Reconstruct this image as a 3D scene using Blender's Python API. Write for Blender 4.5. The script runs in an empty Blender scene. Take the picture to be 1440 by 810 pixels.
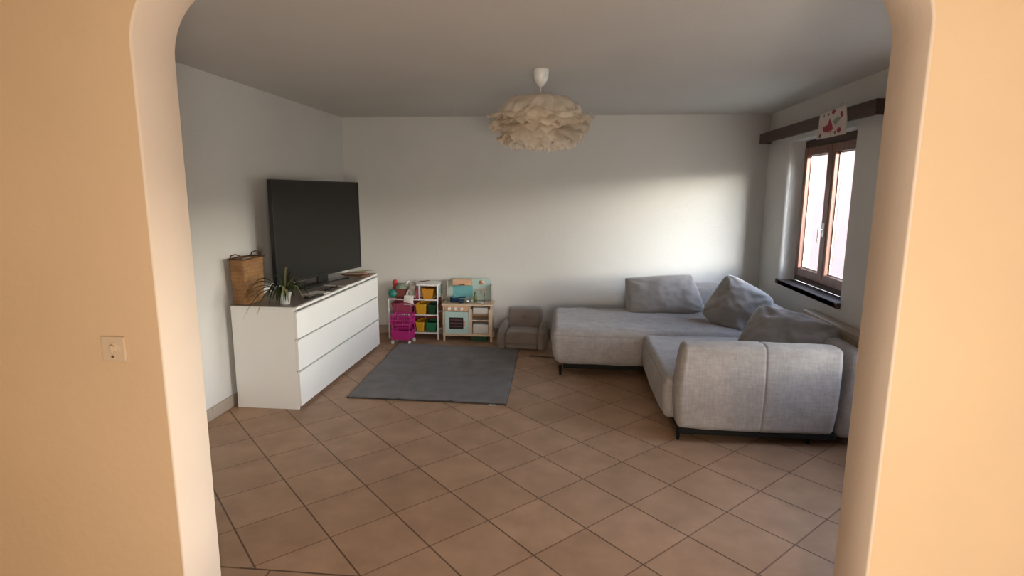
import bpy, bmesh, math, random
from mathutils import Vector, Matrix, noise, Euler
C = bpy.context.scene.collection
PI = math.pi
R = math.radians

# ------------------------------------------------------------------ materials
def nt(name):
    m = bpy.data.materials.new(name); m.use_nodes = True
    t = m.node_tree; b = t.nodes['Principled BSDF']
    return m, t, b
def mat(name, col, rough=0.6, metal=0.0, bump=0.0, scale=60.0, var=0.0, vscale=4.0, sheen=0.0, stretch=None, spec=None, coat=0.0):
    m, t, b = nt(name); N, L = t.nodes, t.links
    b.inputs['Base Color'].default_value = (*col, 1); b.inputs['Roughness'].default_value = rough
    b.inputs['Metallic'].default_value = metal
    if spec is not None: b.inputs['Specular IOR Level'].default_value = spec
    if sheen: b.inputs['Sheen Weight'].default_value = sheen
    if coat: b.inputs['Coat Weight'].default_value = coat
    tc = N.new('ShaderNodeTexCoord'); src = tc.outputs['Object']
    if stretch:
        mp = N.new('ShaderNodeMapping'); mp.inputs['Scale'].default_value = stretch
        L.new(src, mp.inputs['Vector']); src = mp.outputs['Vector']
    if var:
        n = N.new('ShaderNodeTexNoise'); n.inputs['Scale'].default_value = vscale; n.inputs['Detail'].default_value = 5
        L.new(src, n.inputs['Vector'])
        r = N.new('ShaderNodeValToRGB'); r.color_ramp.elements[0].position = .3; r.color_ramp.elements[1].position = .7
        r.color_ramp.elements[0].color = (*[c*(1-var) for c in col], 1)
        r.color_ramp.elements[1].color = (*[min(1, c*(1+var)) for c in col], 1)
        L.new(n.outputs['Fac'], r.inputs['Fac']); L.new(r.outputs['Color'], b.inputs['Base Color'])
    if bump:
        n2 = N.new('ShaderNodeTexNoise'); n2.inputs['Scale'].default_value = scale; n2.inputs['Detail'].default_value = 6
        L.new(src, n2.inputs['Vector'])
        bp = N.new('ShaderNodeBump'); bp.inputs['Strength'].default_value = bump; bp.inputs['Distance'].default_value = 0.01
        L.new(n2.outputs['Fac'], bp.inputs['Height']); L.new(bp.outputs['Normal'], b.inputs['Normal'])
    return m

def weave(name, col, var=.16):
    """woven melange upholstery"""
    m, t, b = nt(name); N, L = t.nodes, t.links
    b.inputs['Roughness'].default_value = .9; b.inputs['Sheen Weight'].default_value = .25
    tc = N.new('ShaderNodeTexCoord')
    def nz(sc, s):
        mp = N.new('ShaderNodeMapping'); mp.inputs['Scale'].default_value = s; L.new(tc.outputs['Object'], mp.inputs['Vector'])
        n = N.new('ShaderNodeTexNoise'); n.inputs['Scale'].default_value = sc; n.inputs['Detail'].default_value = 3
        L.new(mp.outputs['Vector'], n.inputs['Vector']); return n.outputs['Fac']
    a = nz(70, (1, 1, .25)); c = nz(70, (.25, .25, 1)); d = nz(9, (1, 1, 1))
    ad = N.new('ShaderNodeMath'); ad.operation = 'ADD'; L.new(a, ad.inputs[0]); L.new(c, ad.inputs[1])
    ad2 = N.new('ShaderNodeMath'); ad2.operation = 'ADD'; L.new(ad.outputs[0], ad2.inputs[0]); L.new(d, ad2.inputs[1])
    dv = N.new('ShaderNodeMath'); dv.operation = 'DIVIDE'; dv.inputs[1].default_value = 3; L.new(ad2.outputs[0], dv.inputs[0])
    r = N.new('ShaderNodeValToRGB'); r.color_ramp.elements[0].position = .38; r.color_ramp.elements[1].position = .62
    r.color_ramp.elements[0].color = (*[x*(1-var) for x in col], 1); r.color_ramp.elements[1].color = (*[x*(1+var) for x in col], 1)
    L.new(dv.outputs[0], r.inputs['Fac']); L.new(r.outputs['Color'], b.inputs['Base Color'])
    bp = N.new('ShaderNodeBump'); bp.inputs['Strength'].default_value = .35; bp.inputs['Distance'].default_value = .004
    L.new(ad.outputs[0], bp.inputs['Height']); L.new(bp.outputs['Normal'], b.inputs['Normal'])
    return m

def tiles(name, ang, ou, ov, w, h, c1, c2, cm, mortar=.0045):
    m, t, b = nt(name); N, L = t.nodes, t.links
    tc = N.new('ShaderNodeTexCoord')
    mp = N.new('ShaderNodeMapping'); mp.inputs['Rotation'].default_value = (0, 0, -ang); mp.inputs['Location'].default_value = (-ou, -ov, 0)
    L.new(tc.outputs['Object'], mp.inputs['Vector'])
    br = N.new('ShaderNodeTexBrick'); br.offset = 0; br.squash = 1
    for k, v in (('Scale', 1), ('Brick Width', w), ('Row Height', h), ('Mortar Size', mortar), ('Mortar Smooth', .25), ('Bias', 0)):
        br.inputs[k].default_value = v
    br.inputs['Color1'].default_value = (*c1, 1); br.inputs['Color2'].default_value = (*c2, 1); br.inputs['Mortar'].default_value = (*cm, 1)
    L.new(mp.outputs['Vector'], br.inputs['Vector'])
    n = N.new('ShaderNodeTexNoise'); n.inputs['Scale'].default_value = 5; n.inputs['Detail'].default_value = 7; n.inputs['Roughness'].default_value = .6
    L.new(tc.outputs['Object'], n.inputs['Vector'])
    r = N.new('ShaderNodeValToRGB'); r.color_ramp.elements[0].position = .28; r.color_ramp.elements[1].position = .72
    r.color_ramp.elements[0].color = (.80, .78, .76, 1); r.color_ramp.elements[1].color = (1.1, 1.1, 1.1, 1)
    L.new(n.outputs['Fac'], r.inputs['Fac'])
    mx = N.new('ShaderNodeMix'); mx.data_type = 'RGBA'; mx.blend_type = 'MULTIPLY'; mx.inputs['Factor'].default_value = 1
    L.new(br.outputs['Color'], mx.inputs[6]); L.new(r.outputs['Color'], mx.inputs[7]); L.new(mx.outputs[2], b.inputs['Base Color'])
    b.inputs['Roughness'].default_value = .48; b.inputs['Specular IOR Level'].default_value = .35
    inv = N.new('ShaderNodeMath'); inv.operation = 'SUBTRACT'; inv.inputs[0].default_value = 1; L.new(br.outputs['Fac'], inv.inputs[1])
    sp = N.new('ShaderNodeSeparateXYZ'); L.new(mp.outputs['Vector'], sp.inputs[0])
    pp = N.new('ShaderNodeMath'); pp.operation = 'PINGPONG'; pp.inputs[1].default_value = w/2; L.new(sp.outputs['X'], pp.inputs[0])
    lt = N.new('ShaderNodeMath'); lt.operation = 'LESS_THAN'; lt.inputs[1].default_value = mortar*1.2; L.new(pp.outputs[0], lt.inputs[0])
    mm = N.new('ShaderNodeMix'); mm.data_type = 'RGBA'; mm.inputs[6].default_value = (*[x*1.65 for x in cm], 1); mm.inputs[7].default_value = (*cm, 1)
    L.new(lt.outputs[0], mm.inputs['Factor']); L.new(mm.outputs[2], br.inputs['Mortar'])
    ad = N.new('ShaderNodeMath'); ad.operation = 'MULTIPLY_ADD'; ad.inputs[1].default_value = .25; L.new(n.outputs['Fac'], ad.inputs[0]); L.new(inv.outputs[0], ad.inputs[2])
    bp = N.new('ShaderNodeBump'); bp.inputs['Strength'].default_value = .5; bp.inputs['Distance'].default_value = .003
    L.new(ad.outputs[0], bp.inputs['Height']); L.new(bp.outputs['Normal'], b.inputs['Normal'])
    return m

def woodmat(name, c1, c2, rough=.45, stretch=(18, 1.2, 18), coat=0):
    m, t, b = nt(name); N, L = t.nodes, t.links
    tc = N.new('ShaderNodeTexCoord'); mp = N.new('ShaderNodeMapping'); mp.inputs['Scale'].default_value = stretch
    L.new(tc.outputs['Object'], mp.inputs['Vector'])
    n = N.new('ShaderNodeTexNoise'); n.inputs['Scale'].default_value = 3; n.inputs['Detail'].default_value = 6; n.inputs['Distortion'].default_value = .6
    L.new(mp.outputs['Vector'], n.inputs['Vector'])
    r = N.new('ShaderNodeValToRGB'); r.color_ramp.elements[0].position = .35; r.color_ramp.elements[1].position = .65
    r.color_ramp.elements[0].color = (*c1, 1); r.color_ramp.elements[1].color = (*c2, 1)
    L.new(n.outputs['Fac'], r.inputs['Fac']); L.new(r.outputs['Color'], b.inputs['Base Color'])
    b.inputs['Roughness'].default_value = rough; b.inputs['Coat Weight'].default_value = coat
    return m

def glassmat(name, tint=(1, 1, 1)):
    m = bpy.data.materials.new(name); m.use_nodes = True; t = m.node_tree; N, L = t.nodes, t.links
    N.clear(); o = N.new('ShaderNodeOutputMaterial'); tr = N.new('ShaderNodeBsdfTransparent'); gl = N.new('ShaderNodeBsdfGlossy')
    tr.inputs['Color'].default_value = (*tint, 1); gl.inputs['Roughness'].default_value = .02
    fr = N.new('ShaderNodeFresnel'); fr.inputs['IOR'].default_value = 1.35
    ge = N.new('ShaderNodeNewGeometry'); sb = N.new('ShaderNodeMath'); sb.operation = 'SUBTRACT'; sb.inputs[0].default_value = 1; L.new(ge.outputs['Backfacing'], sb.inputs[1])
    mu = N.new('ShaderNodeMath'); mu.operation = 'MULTIPLY'; L.new(fr.outputs[0], mu.inputs[0]); L.new(sb.outputs[0], mu.inputs[1])
    mx = N.new('ShaderNodeMixShader'); L.new(mu.outputs[0], mx.inputs[0]); L.new(tr.outputs[0], mx.inputs[1]); L.new(gl.outputs[0], mx.inputs[2])
    L.new(mx.outputs[0], o.inputs['Surface']); return m

def papermat(name, col, trans=.5):
    m = bpy.data.materials.new(name); m.use_nodes = True; t = m.node_tree; N, L = t.nodes, t.links
    N.clear(); o = N.new('ShaderNodeOutputMaterial'); d = N.new('ShaderNodeBsdfDiffuse'); tr = N.new('ShaderNodeBsdfTranslucent')
    d.inputs['Color'].default_value = (*col, 1); tr.inputs['Color'].default_value = (*col, 1)
    mx = N.new('ShaderNodeMixShader'); mx.inputs[0].default_value = trans
    n = N.new('ShaderNodeTexNoise'); n.inputs['Scale'].default_value = 45; n.inputs['Detail'].default_value = 6
    bp = N.new('ShaderNodeBump'); bp.inputs['Strength'].default_value = .6; bp.inputs['Distance'].default_value = .01
    tc = N.new('ShaderNodeTexCoord'); L.new(tc.outputs['Object'], n.inputs['Vector']); L.new(n.outputs['Fac'], bp.inputs['Height']); L.new(bp.outputs['Normal'], d.inputs['Normal'])
    L.new(d.outputs[0], mx.inputs[1]); L.new(tr.outputs[0], mx.inputs[2]); L.new(mx.outputs[0], o.inputs['Surface']); return m

M = {}
M['plaster'] = mat('white_plaster', (.67, .655, .62), .92, bump=.25, scale=55, var=.02, vscale=2)
M['ceil'] = mat('ceiling_plaster', (.62, .595, .56), .95, bump=.2, scale=40, var=.02, vscale=2)
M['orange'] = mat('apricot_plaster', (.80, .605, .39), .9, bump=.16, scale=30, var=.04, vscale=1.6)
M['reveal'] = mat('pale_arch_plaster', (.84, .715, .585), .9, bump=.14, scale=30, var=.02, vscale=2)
M['tile'] = tiles('terracotta_tiles', R(44.16), .3191*1.6, 1.9444*1.6, .33406, .34556, (.43, .268, .168), (.375, .232, .143), (.135, .075, .042))
M['tile2'] = tiles('terracotta_tiles_straight', 0, .1, 2.073, .334, .334, (.43, .268, .168), (.375, .232, .143), (.135, .075, .042))
M['skirt'] = mat('skirting_tile', (.40, .335, .27), .5, var=.12, vscale=5, bump=.1)
M['white'] = mat('white_lacquer', (.82, .82, .80), .38, var=.015, vscale=3)
M['whitem'] = mat('white_metal', (.80, .79, .76), .35)
M['topglass'] = mat('taupe_glass_top', (.25, .21, .18), .38)
M['tvblack'] = mat('tv_black_plastic', (.010, .010, .009), .35)
M['screen'] = mat('tv_screen', (.014, .014, .011), .28, spec=.3)
M['black'] = mat('black_metal', (.010, .009, .008), .8, spec=.2)
M['sofa'] = weave('grey_weave', (.30, .268, .25), .17)
M['pillow'] = mat('grey_velvet', (.245, .225, .215), .85, bump=.3, scale=25, var=.10, vscale=5, sheen=.5)
M['kidsofa'] = mat('taupe_fabric', (.185, .145, .118), .9, bump=.3, scale=160, var=.08, vscale=6, sheen=.3)
M['rug'] = mat('grey_short_pile', (.155, .138, .136), 1.0, bump=1.0, scale=220, var=.22, vscale=7, sheen=.25)
M['rugedge'] = mat('rug_edge', (.045, .04, .04), 1.0)
M['sill'] = mat('dark_slate_sill', (.07, .047, .04), .6, var=.15, vscale=8)
M['mahog'] = woodmat('mahogany', (.105, .028, .012), (.21, .066, .027), .4, (25, 25, 1.3), .3)
M['dkwood'] = woodmat('dark_wood', (.035, .017, .011), (.075, .034, .02), .6, (25, 1.2, 25), 0)
M['glass'] = glassmat('window_glass')
M['steel'] = mat('steel', (.7, .7, .68), .25, metal=1)
M['wicker'] = mat('wicker', (.27, .14, .055), .75, bump=.5, scale=30, var=.3, vscale=10)
M['wickerdk'] = mat('dark_wicker', (.10, .045, .02), .7)
M['paper'] = papermat('cream_paper', (.90, .82, .70), .5)
M['leaf'] = mat('leaf_green', (.055, .08, .028), .5, var=.35, vscale=8)
M['leafpale'] = mat('leaf_pale', (.33, .32, .16), .5)
M['pot'] = mat('pot_glaze', (.55, .57, .56), .3, var=.03)
M['soil'] = mat('soil', (.03, .02, .012), 1, bump=.8, scale=90)
M['switch'] = mat('switch_plastic', (.74, .60, .44), .35)
M['cotton'] = mat('cotton_print', (.70, .64, .60), .9, bump=.2, scale=200)
M['pinkwall'] = mat('pink_render', (.15, .098, .098), .95, var=.03, bump=.1)
M['ground'] = mat('outside_ground', (.22, .21, .17), 1, var=.2, vscale=.6)
M['facade'] = mat('cream_render', (.72, .66, .55), .95, bump=.2, scale=30)
M['beech'] = woodmat('pale_birch', (.56, .42, .29), (.66, .51, .36), .5, (14, 14, 1.5))
M['mint'] = mat('mint_paint', (.42, .56, .52), .5)
M['teal'] = mat('teal_panel', (.16, .44, .46), .45)
M['peach'] = mat('peach_panel', (.66, .40, .25), .5)
M['oven'] = mat('oven_window', (.03, .022, .022), .2)
M['ovenred'] = mat('oven_rack', (.16, .06, .05), .4)
M['yellow'] = mat('yellow_plastic', (.62, .33, .02), .4)
M['orangepl'] = mat('amber_plastic', (.58, .25, .015), .4)
M['dgreen'] = mat('dark_green_plastic', (.012, .055, .022), .35)
M['green'] = mat('green_plastic', (.02, .16, .07), .35)
M['magenta'] = mat('magenta_plastic', (.42, .018, .17), .4)
M['rose'] = mat('rose_plastic', (.36, .06, .12), .4)
M['red'] = mat('red_cloth', (.50, .06, .05), .8)
M['maroon'] = mat('maroon_card', (.22, .05, .04), .7)
M['plush'] = mat('plush_grey', (.60, .56, .50), 1, bump=.6, scale=90, sheen=.4)
M['tealball'] = mat('teal_rubber', (.02, .20, .15), .4)
M['navy'] = mat('navy_enamel', (.012, .045, .09), .3)
M['olive'] = mat('olive_toy', (.20, .19, .07), .5)
M['mag1'] = mat('magazine_cover', (.32, .16, .10), .35, var=.6, vscale=14)
M['mag2'] = mat('brown_leather', (.17, .085, .05), .6, var=.2)
M['print'] = mat('paper_white', (.72, .70, .66), .6)
M['grout'] = mat('threshold_strip', (.10, .06, .035), .8)
M['rad'] = mat('radiator_enamel', (.46, .37, .28), .4)
M['pinkred'] = mat('print_crimson', (.38, .07, .09), .9)
M['sage'] = mat('print_sage', (.28, .34, .26), .9)

# ------------------------------------------------------------------ helpers
def obj(name, bm, m, parent=None, smooth=False, label=None, rot=None, loc=None):
    me = bpy.data.meshes.new(name); bm.to_mesh(me); bm.free()
    ms = m if isinstance(m, (list, tuple)) else [m]
    for x in ms: me.materials.append(x)
    if smooth:
        for p in me.polygons: p.use_smooth = True
    o = bpy.data.objects.new(name, me); C.objects.link(o)
    if parent: o.parent = parent
    if loc is not None: o.location = loc
    if rot is not None: o.rotation_euler = rot
    if label: o['label'] = label
    return o
def thing(name, label, cat, loc=(0, 0, 0), rz=0, group=None):
    o = bpy.data.objects.new(name, None); C.objects.link(o)
    o.location = loc; o.rotation_euler = (0, 0, rz); o['label'] = label; o['category'] = cat
    if group: o['group'] = group
    o.empty_display_size = .1
    return o
def tag(o, label, cat, group=None, kind=None):
    o['label'] = label; o['category'] = cat
    if group: o['group'] = group
    if kind: o['kind'] = kind
    return o
def struct(name, bm, m, smooth=False, label=None, cat=None):
    o = obj(name, bm, m, smooth=smooth); o['kind'] = 'structure'
    if label: o['label'] = label
    if cat: o['category'] = cat
    return o
def B(): return bmesh.new()
def box(bm, x0, x1, y0, y1, z0, z1, bev=0, mi=0, rot=None, seg=2):
    c = Vector(((x0+x1)/2, (y0+y1)/2, (z0+z1)/2))
    r = bmesh.ops.create_cube(bm, size=1)
    vs = r['verts']
    bmesh.ops.scale(bm, vec=(abs(x1-x0), abs(y1-y0), abs(z1-z0)), verts=vs)
    if bev:
        es = list({e for v in vs for e in v.link_edges})
        rr = bmesh.ops.bevel(bm, geom=es, offset=bev, segments=seg, affect='EDGES', profile=.5)
        vs = list({v for f in rr['faces'] for v in f.verts} | {v for v in vs if v.is_valid})
    if rot: bmesh.ops.rotate(bm, cent=(0, 0, 0), matrix=Euler(rot).to_matrix(), verts=vs)
    bmesh.ops.translate(bm, vec=c, verts=vs)
    for f in {f for v in vs for f in v.link_faces}: f.material_index = mi
    return vs
def cyl(bm, p0, p1, r0, r1=None, n=16, mi=0, caps=True):
    r1 = r0 if r1 is None else r1
    p0, p1 = Vector(p0), Vector(p1); d = p1-p0
    q = d.to_track_quat('Z', 'Y').to_matrix()
    a = []; b = []
    for k in range(n):
        t = 2*PI*k/n; v = Vector((math.cos(t), math.sin(t), 0))
        a.append(bm.verts.new(p0+q@(v*r0))); b.append(bm.verts.new(p1+q@(v*r1)))
    fs = [bm.faces.new((a[k], a[(k+1) % n], b[(k+1) % n], b[k])) for k in range(n)]
    if caps: fs += [bm.faces.new(a[::-1]), bm.faces.new(b)]
    for f in fs: f.material_index = mi
def lathe(bm, prof, c=(0, 0, 0), n=24, mi=0):
    c = Vector(c); rings = []
    for r, z in prof:
        if r < 1e-5: rings.append([bm.verts.new(c+Vector((0, 0, z)))])
        else: rings.append([bm.verts.new(c+Vector((r*math.cos(2*PI*k/n), r*math.sin(2*PI*k/n), z))) for k in range(n)])
    for a, b in zip(rings, rings[1:]):
        for k in range(n):
            if len(a) == 1 and len(b) == 1: continue
            if len(a) == 1: f = bm.faces.new((a[0], b[k], b[(k+1) % n]))
            elif len(b) == 1: f = bm.faces.new((a[k], a[(k+1) % n], b[0]))
            else: f = bm.faces.new((a[k], a[(k+1) % n], b[(k+1) % n], b[k]))
            f.material_index = mi
    bmesh.ops.recalc_face_normals(bm, faces=bm.faces)
def tube(bm, pts, r, n=8, mi=0):
    pts = [Vector(p) for p in pts]; rings = []
    for i, p in enumerate(pts):
        d = (pts[min(i+1, len(pts)-1)]-pts[max(i-1, 0)]).normalized()
        q = d.to_track_quat('Z', 'Y').to_matrix()
        rr = r[i] if isinstance(r, (list, tuple)) else r
        rings.append([bm.verts.new(p+q@Vector((rr*math.cos(2*PI*k/n), rr*math.sin(2*PI*k/n), 0))) for k in range(n)])
    for a, b in zip(rings, rings[1:]):
        for k in range(n):
            f = bm.faces.new((a[k], a[(k+1) % n], b[(k+1) % n], b[k])); f.material_index = mi
    bm.faces.new(rings[0][::-1]); bm.faces.new(rings[-1])
def softbox(bm, x0, x1, y0, y1, z0, z1, r=.05, bulge=.01, step=.035, seams=(), wr=0, wsc=3, seed=0, post=None):
    """rounded upholstered block: clamp-and-inflate, face bulge, sewn grooves (axis, position, depth), wrinkles"""
    h = Vector((abs(x1-x0)/2, abs(y1-y0)/2, abs(z1-z0)/2)); c = Vector(((x0+x1)/2, (y0+y1)/2, (z0+z1)/2))
    def ticks(a, seams_a):
        n = max(2, int(2*(a-r)/step)); t = [-a+r+(2*a-2*r)*k/n for k in range(n+1)]
        e = [r*(1-math.tan(PI/4*(k/4))) for k in range(4, 0, -1)]
        e = [-a+x for x in e]
        t = e+t+[-x for x in reversed(e)]
        for s in seams_a:
            t = [x for x in t if abs(x-s) > .011]+[s-.010, s-.005, s, s+.005, s+.010]
        return sorted(set(round(x, 5) for x in t))
    sl = [[s[1]-c[ax] for s in seams if s[0] == ax] for ax in range(3)]
    T = [ticks(h[k], sl[k]) for k in range(3)]
    cache = {}
    def V(p):
        key = tuple(round(x, 5) for x in p)
        if key in cache: return cache[key]
        P = Vector(p)
        q = Vector([max(-(h[k]-r), min(h[k]-r, P[k])) for k in range(3)])
        d = (P-q); n = d.normalized(); S = q+n*r
        w = 1
        for k in range(3): w *= 1-(S[k]/h[k])**2*(1-abs(n[k]))*1.0
        S += n*bulge*max(0, w)
        for ax, pos, dep in seams:
            if abs(n[ax]) < .9:
                S -= n*dep*math.exp(-((P[ax]-(pos-c[ax]))/.006)**2)
        W = S+c
        if wr: W += n*wr*noise.noise(W*wsc+Vector((seed, seed*2.1, 0)))+n*wr*.4*noise.noise(W*wsc*3+Vector((seed, 0, 3)))
        if post: W = post(W)
        v = bm.verts.new(W); cache[key] = v; return v
    for ax in range(3):
        u, v = [(1, 2), (2, 0), (0, 1)][ax]
        for s in (-1, 1):
            for a in range(len(T[u])-1):
                for b in range(len(T[v])-1):
                    qs = []
                    for (i, j) in ((a, b), (a+1, b), (a+1, b+1), (a, b+1)):
                        p = [0, 0, 0]; p[ax] = s*h[ax]; p[u] = T[u][i]; p[v] = T[v][j]; qs.append(V(p))
                    if s < 0: qs.reverse()
                    try: bm.faces.new(qs)
                    except ValueError: pass
def pillow_bm(w, h, t, seed=0, wr=.012, sag=0, tuck=None):
    bm = B(); n = 34
    vs = [{}, {}]
    for s in (0, 1):
        for i in range(n+1):
            for j in range(n+1):
                u, v = -1+2*i/n, -1+2*j/n
                edge = i in (0, n) or j in (0, n)
                if edge and s == 1: vs[1][i, j] = vs[0][i, j]; continue
                prof = (max(0, 1-abs(u)**2.6)*max(0, 1-abs(v)**2.6))**.5
                pin = 1+.02*(1-v*v)-(.10 if not tuck else .02)*(u*u*v*v)**2+.03*noise.noise(Vector((u*1.5, v*1.5, seed))); pin2 = 1+.02*(1-u*u)-(.10 if not tuck else .02)*(u*u*v*v)**2+.03*noise.noise(Vector((u*1.5, v*1.5, seed+5)))
                x = u*w/2*pin-(tuck or 0)*max(0, u)*(v+1)/2; z = v*h/2*pin2
                y = (t/2)*prof*(1 if s else -1)
                a = Vector((x*5+seed, z*5, s*3.3+seed))
                nz_ = noise.noise(a)+.6*noise.noise(a*2.2)+.35*noise.noise(a*4.7)
                # creases radiating from the corners
                cr = 0
                for cx, cz in ((-1, -1), (1, -1), (-1, 1), (1, 1)):
                    du, dv = u-cx, v-cz; rr = math.hypot(du, dv); an = math.atan2(dv, du)
                    cr += math.exp(-rr*2.0)*math.sin(an*11+seed+cx*2+cz)*1.1
                y += (wr*nz_+wr*.8*cr)*(1 if s else -1)*(prof**.5)
                z -= sag*(1-abs(u))*max(0, v)
                vs[s][i, j] = bm.verts.new((x, y, z))
    for s in (0, 1):
        for i in range(n):
            for j in range(n):
                q = [vs[s][i, j], vs[s][i+1, j], vs[s][i+1, j+1], vs[s][i, j+1]]
                if s: q.reverse()
                bm.faces.new(q)
    return bm

# ------------------------------------------------------------------ camera (solved from tile grid and room edges)
yaw, pitch, roll = R(-5.548), R(9.546), R(.282)
F = Vector((math.sin(yaw)*math.cos(pitch), math.cos(yaw)*math.cos(pitch), -math.sin(pitch)))
rt = Vector((math.cos(yaw), -math.sin(yaw), 0)); up = rt.cross(F)
r2 = rt*math.cos(roll)+up*math.sin(roll); u2 = -rt*math.sin(roll)+up*math.cos(roll)
cam = bpy.data.cameras.new('camera'); co = bpy.data.objects.new('camera', cam); C.objects.link(co)
mw = Matrix((r2, u2, -F)).transposed().to_4x4(); mw.translation = Vector((0, 0, 1.6)); co.matrix_world = mw
cam.sensor_width = 36; cam.lens = 793.16/1440*36; cam.clip_start = .05; cam.clip_end = 200
bpy.context.scene.camera = co

# ------------------------------------------------------------------ room shell
XL, XR, YB, ZC = -2.49, 2.05, 6.20, 2.41
YN, YF = 1.745, 1.95                    # partition with the arch
AX0, AX1, AZ, AR = -1.372, .983, 2.30, .25
WY0, WY1, WZ0, WZ1 = 4.38, 5.575, .80, 2.085   # window opening
DY0, DY1, DZ0, DZ1 = 2.10, 3.36, .50, 2.10      # second window, nearer the arch
SPL = .065                                    # splay of the plastered reveal
XO = XR+.24
bm = B(); box(bm, XL-.15, XO, 2.08, YB+.15, -.1, 0); struct('floor', bm, M['tile'])
bm = B(); box(bm, -3.2, 3.2, -2.7, 2.072, -.1, 0); struct('floor', bm, M['tile2'])
bm = B(); box(bm, AX0, AX1, 2.072, 2.08, -.1, -.0006); struct('trim_1', bm, M['grout'])
bm = B(); box(bm, XL-.15, XO, YF, YB+.15, ZC, ZC+.15); box(bm, -3.2, 3.2, -2.7, YF-.0005, ZC, ZC+.15); struct('ceiling', bm, M['ceil'])
bm = B(); box(bm, XL, XR, YB, YB+.15, 0, ZC); struct('wall_back', bm, M['plaster'])
bm = B(); box(bm, XL-.15, XL, YF, YB+.15, 0, ZC); struct('wall_left', bm, M['plaster'])
# right wall with two openings
bm = B()
pts = [YF, DY0, DY1, WY0, WY1, YB+.15]
box(bm, XR, XO, YF, DY0, 0, ZC); box(bm, XR, XO, DY0, DY1, DZ1, ZC); box(bm, XR, XO, DY0, DY1, 0, DZ0-.045); box(bm, XR, XO, DY1, WY0, 0, ZC)
box(bm, XR, XO, WY0, WY1, 0, WZ0-.045); box(bm, XR, XO, WY0, WY1, WZ1, ZC)
def prism(zs, poly):
    lo = [bm.verts.new((x, y, zs[0])) for x, y in poly]; hi = [bm.verts.new((x, y, zs[1])) for x, y in poly]
    bm.faces.new(lo[::-1]); bm.faces.new(hi)
    for k in range(len(lo)): bm.faces.new((lo[k], lo[(k+1) % len(lo)], hi[(k+1) % len(lo)], hi[k]))
rnd = [(XR+.03*(1-math.cos(a))-0, WY1+SPL-.02+.02+.03*(1-math.sin(a))) for a in [PI/2*k/5 for k in range(6)]]
prism((WZ0-.045, WZ1), [(XR+.12, WY1)]+[(XO, WY1), (XO, YB+.15), (XR, YB+.15)]+rnd)
box(bm, XR, XO, WY1, YB+.15, 0, WZ0-.045); box(bm, XR, XO, WY1, YB+.15, WZ1, ZC)
bmesh.ops.recalc_face_normals(bm, faces=bm.faces)
struct('wall_right', bm, M['plaster'])
# partition with the rounded opening
def arch_wall():
    bm = B(); X0, X1 = -3.05, 3.05
    hole = [(AX0, 0)]
    for k in range(13): a = PI-PI/2*k/12; hole.append((AX0+AR+AR*math.cos(a), AZ-AR+AR*math.sin(a)))
    for k in range(13): a = PI/2-PI/2*k/12; hole.append((AX1-AR+AR*math.cos(a), AZ-AR+AR*math.sin(a)))
    hole.append((AX1, 0))
    e = .007                                # softly rounded plaster arris
    def off(o):
        out = []
        cx = (AX0+AX1)/2
        for (x, z) in hole:
            if z <= AZ-AR+1e-6: out.append((x+(-o if x < cx else o), z))
            else:
                ccx = AX0+AR if x < AX0+AR+1e-6 else (AX1-AR if x > AX1-AR-1e-6 else x)
                d = Vector((x-ccx, z-(AZ-AR))).normalized(); out.append((x+d.x*o, z+d.y*o))
        return out
    lay = [(YN, off(e)), (YN+e*.3, off(e*.3)), (YN+e, hole), (YF-e, hole), (YF-e*.3, off(e*.3)), (YF, off(e))]
    L = [[bm.verts.new((x, y, z)) for x, z in ps] for y, ps in lay]
    for a, b in zip(L, L[1:]):
        for k in range(len(a)-1):
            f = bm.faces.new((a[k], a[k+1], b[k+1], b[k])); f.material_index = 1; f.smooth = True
    for y, ring, mi in ((YN, L[0], 0), (YF, L[-1], 2)):
        n = len(ring)
        tl = bm.verts.new((X0, y, ZC)); bl = bm.verts.new((X0, y, 0)); tr = bm.verts.new((X1, y, ZC)); br = bm.verts.new((X1, y, 0))
        mid = n//2
        fs = [bm.faces.new((bl, ring[0], ring[1], tl))]
        for k in range(1, mid-1): fs.append(bm.faces.new((tl, ring[k], ring[k+1])))
        fs.append(bm.faces.new((tl, ring[mid-1], ring[mid], tr)))
        for k in range(mid, n-2): fs.append(bm.faces.new((tr, ring[k], ring[k+1])))
        fs.append(bm.faces.new((tr, ring[n-2], ring[n-1], br)))
        for f in fs: f.material_index = mi
    bmesh.ops.recalc_face_normals(bm, faces=bm.faces)
    return bm
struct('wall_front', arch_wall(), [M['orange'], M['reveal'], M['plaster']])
# the hallway the photograph is taken from
bm = B(); box(bm, -3.2, -3.05, -2.7, YF, 0, ZC); struct('wall_hall_left', bm, M['orange'])
bm = B(); box(bm, 3.05, 3.2, -2.7, YF, 0, ZC); struct('wall_hall_right', bm, M['orange'])
bm = B(); box(bm, -3.05, 3.05, -2.7, -2.55, 0, ZC); struct('wall_hall_back', bm, M['orange'])
# skirting of cut tiles
def skirt(name, segs):
    bm = B()
    for (x0, x1, y0, y1) in segs:
        L = max(x1-x0, y1-y0); n = max(1, round(L/.335))
        for k in range(n):
            if x1-x0 > y1-y0: box(bm, x0+L*k/n+.001, x0+L*(k+1)/n-.001, y0, y1, 0, .09, .0015, seg=1)
            else: box(bm, x0, x1, y0+L*k/n+.001, y0+L*(k+1)/n-.001, 0, .09, .0015, seg=1)
    struct(name, bm, M['skirt'])
skirt('baseboard_left', [(XL, XL+.010, YF, YB-.011)])
skirt('baseboard_back', [(XL+.011, XR-.011, YB-.010, YB)])
skirt('baseboard_right', [(XR-.010, XR, YF+.01, YB)])

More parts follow.
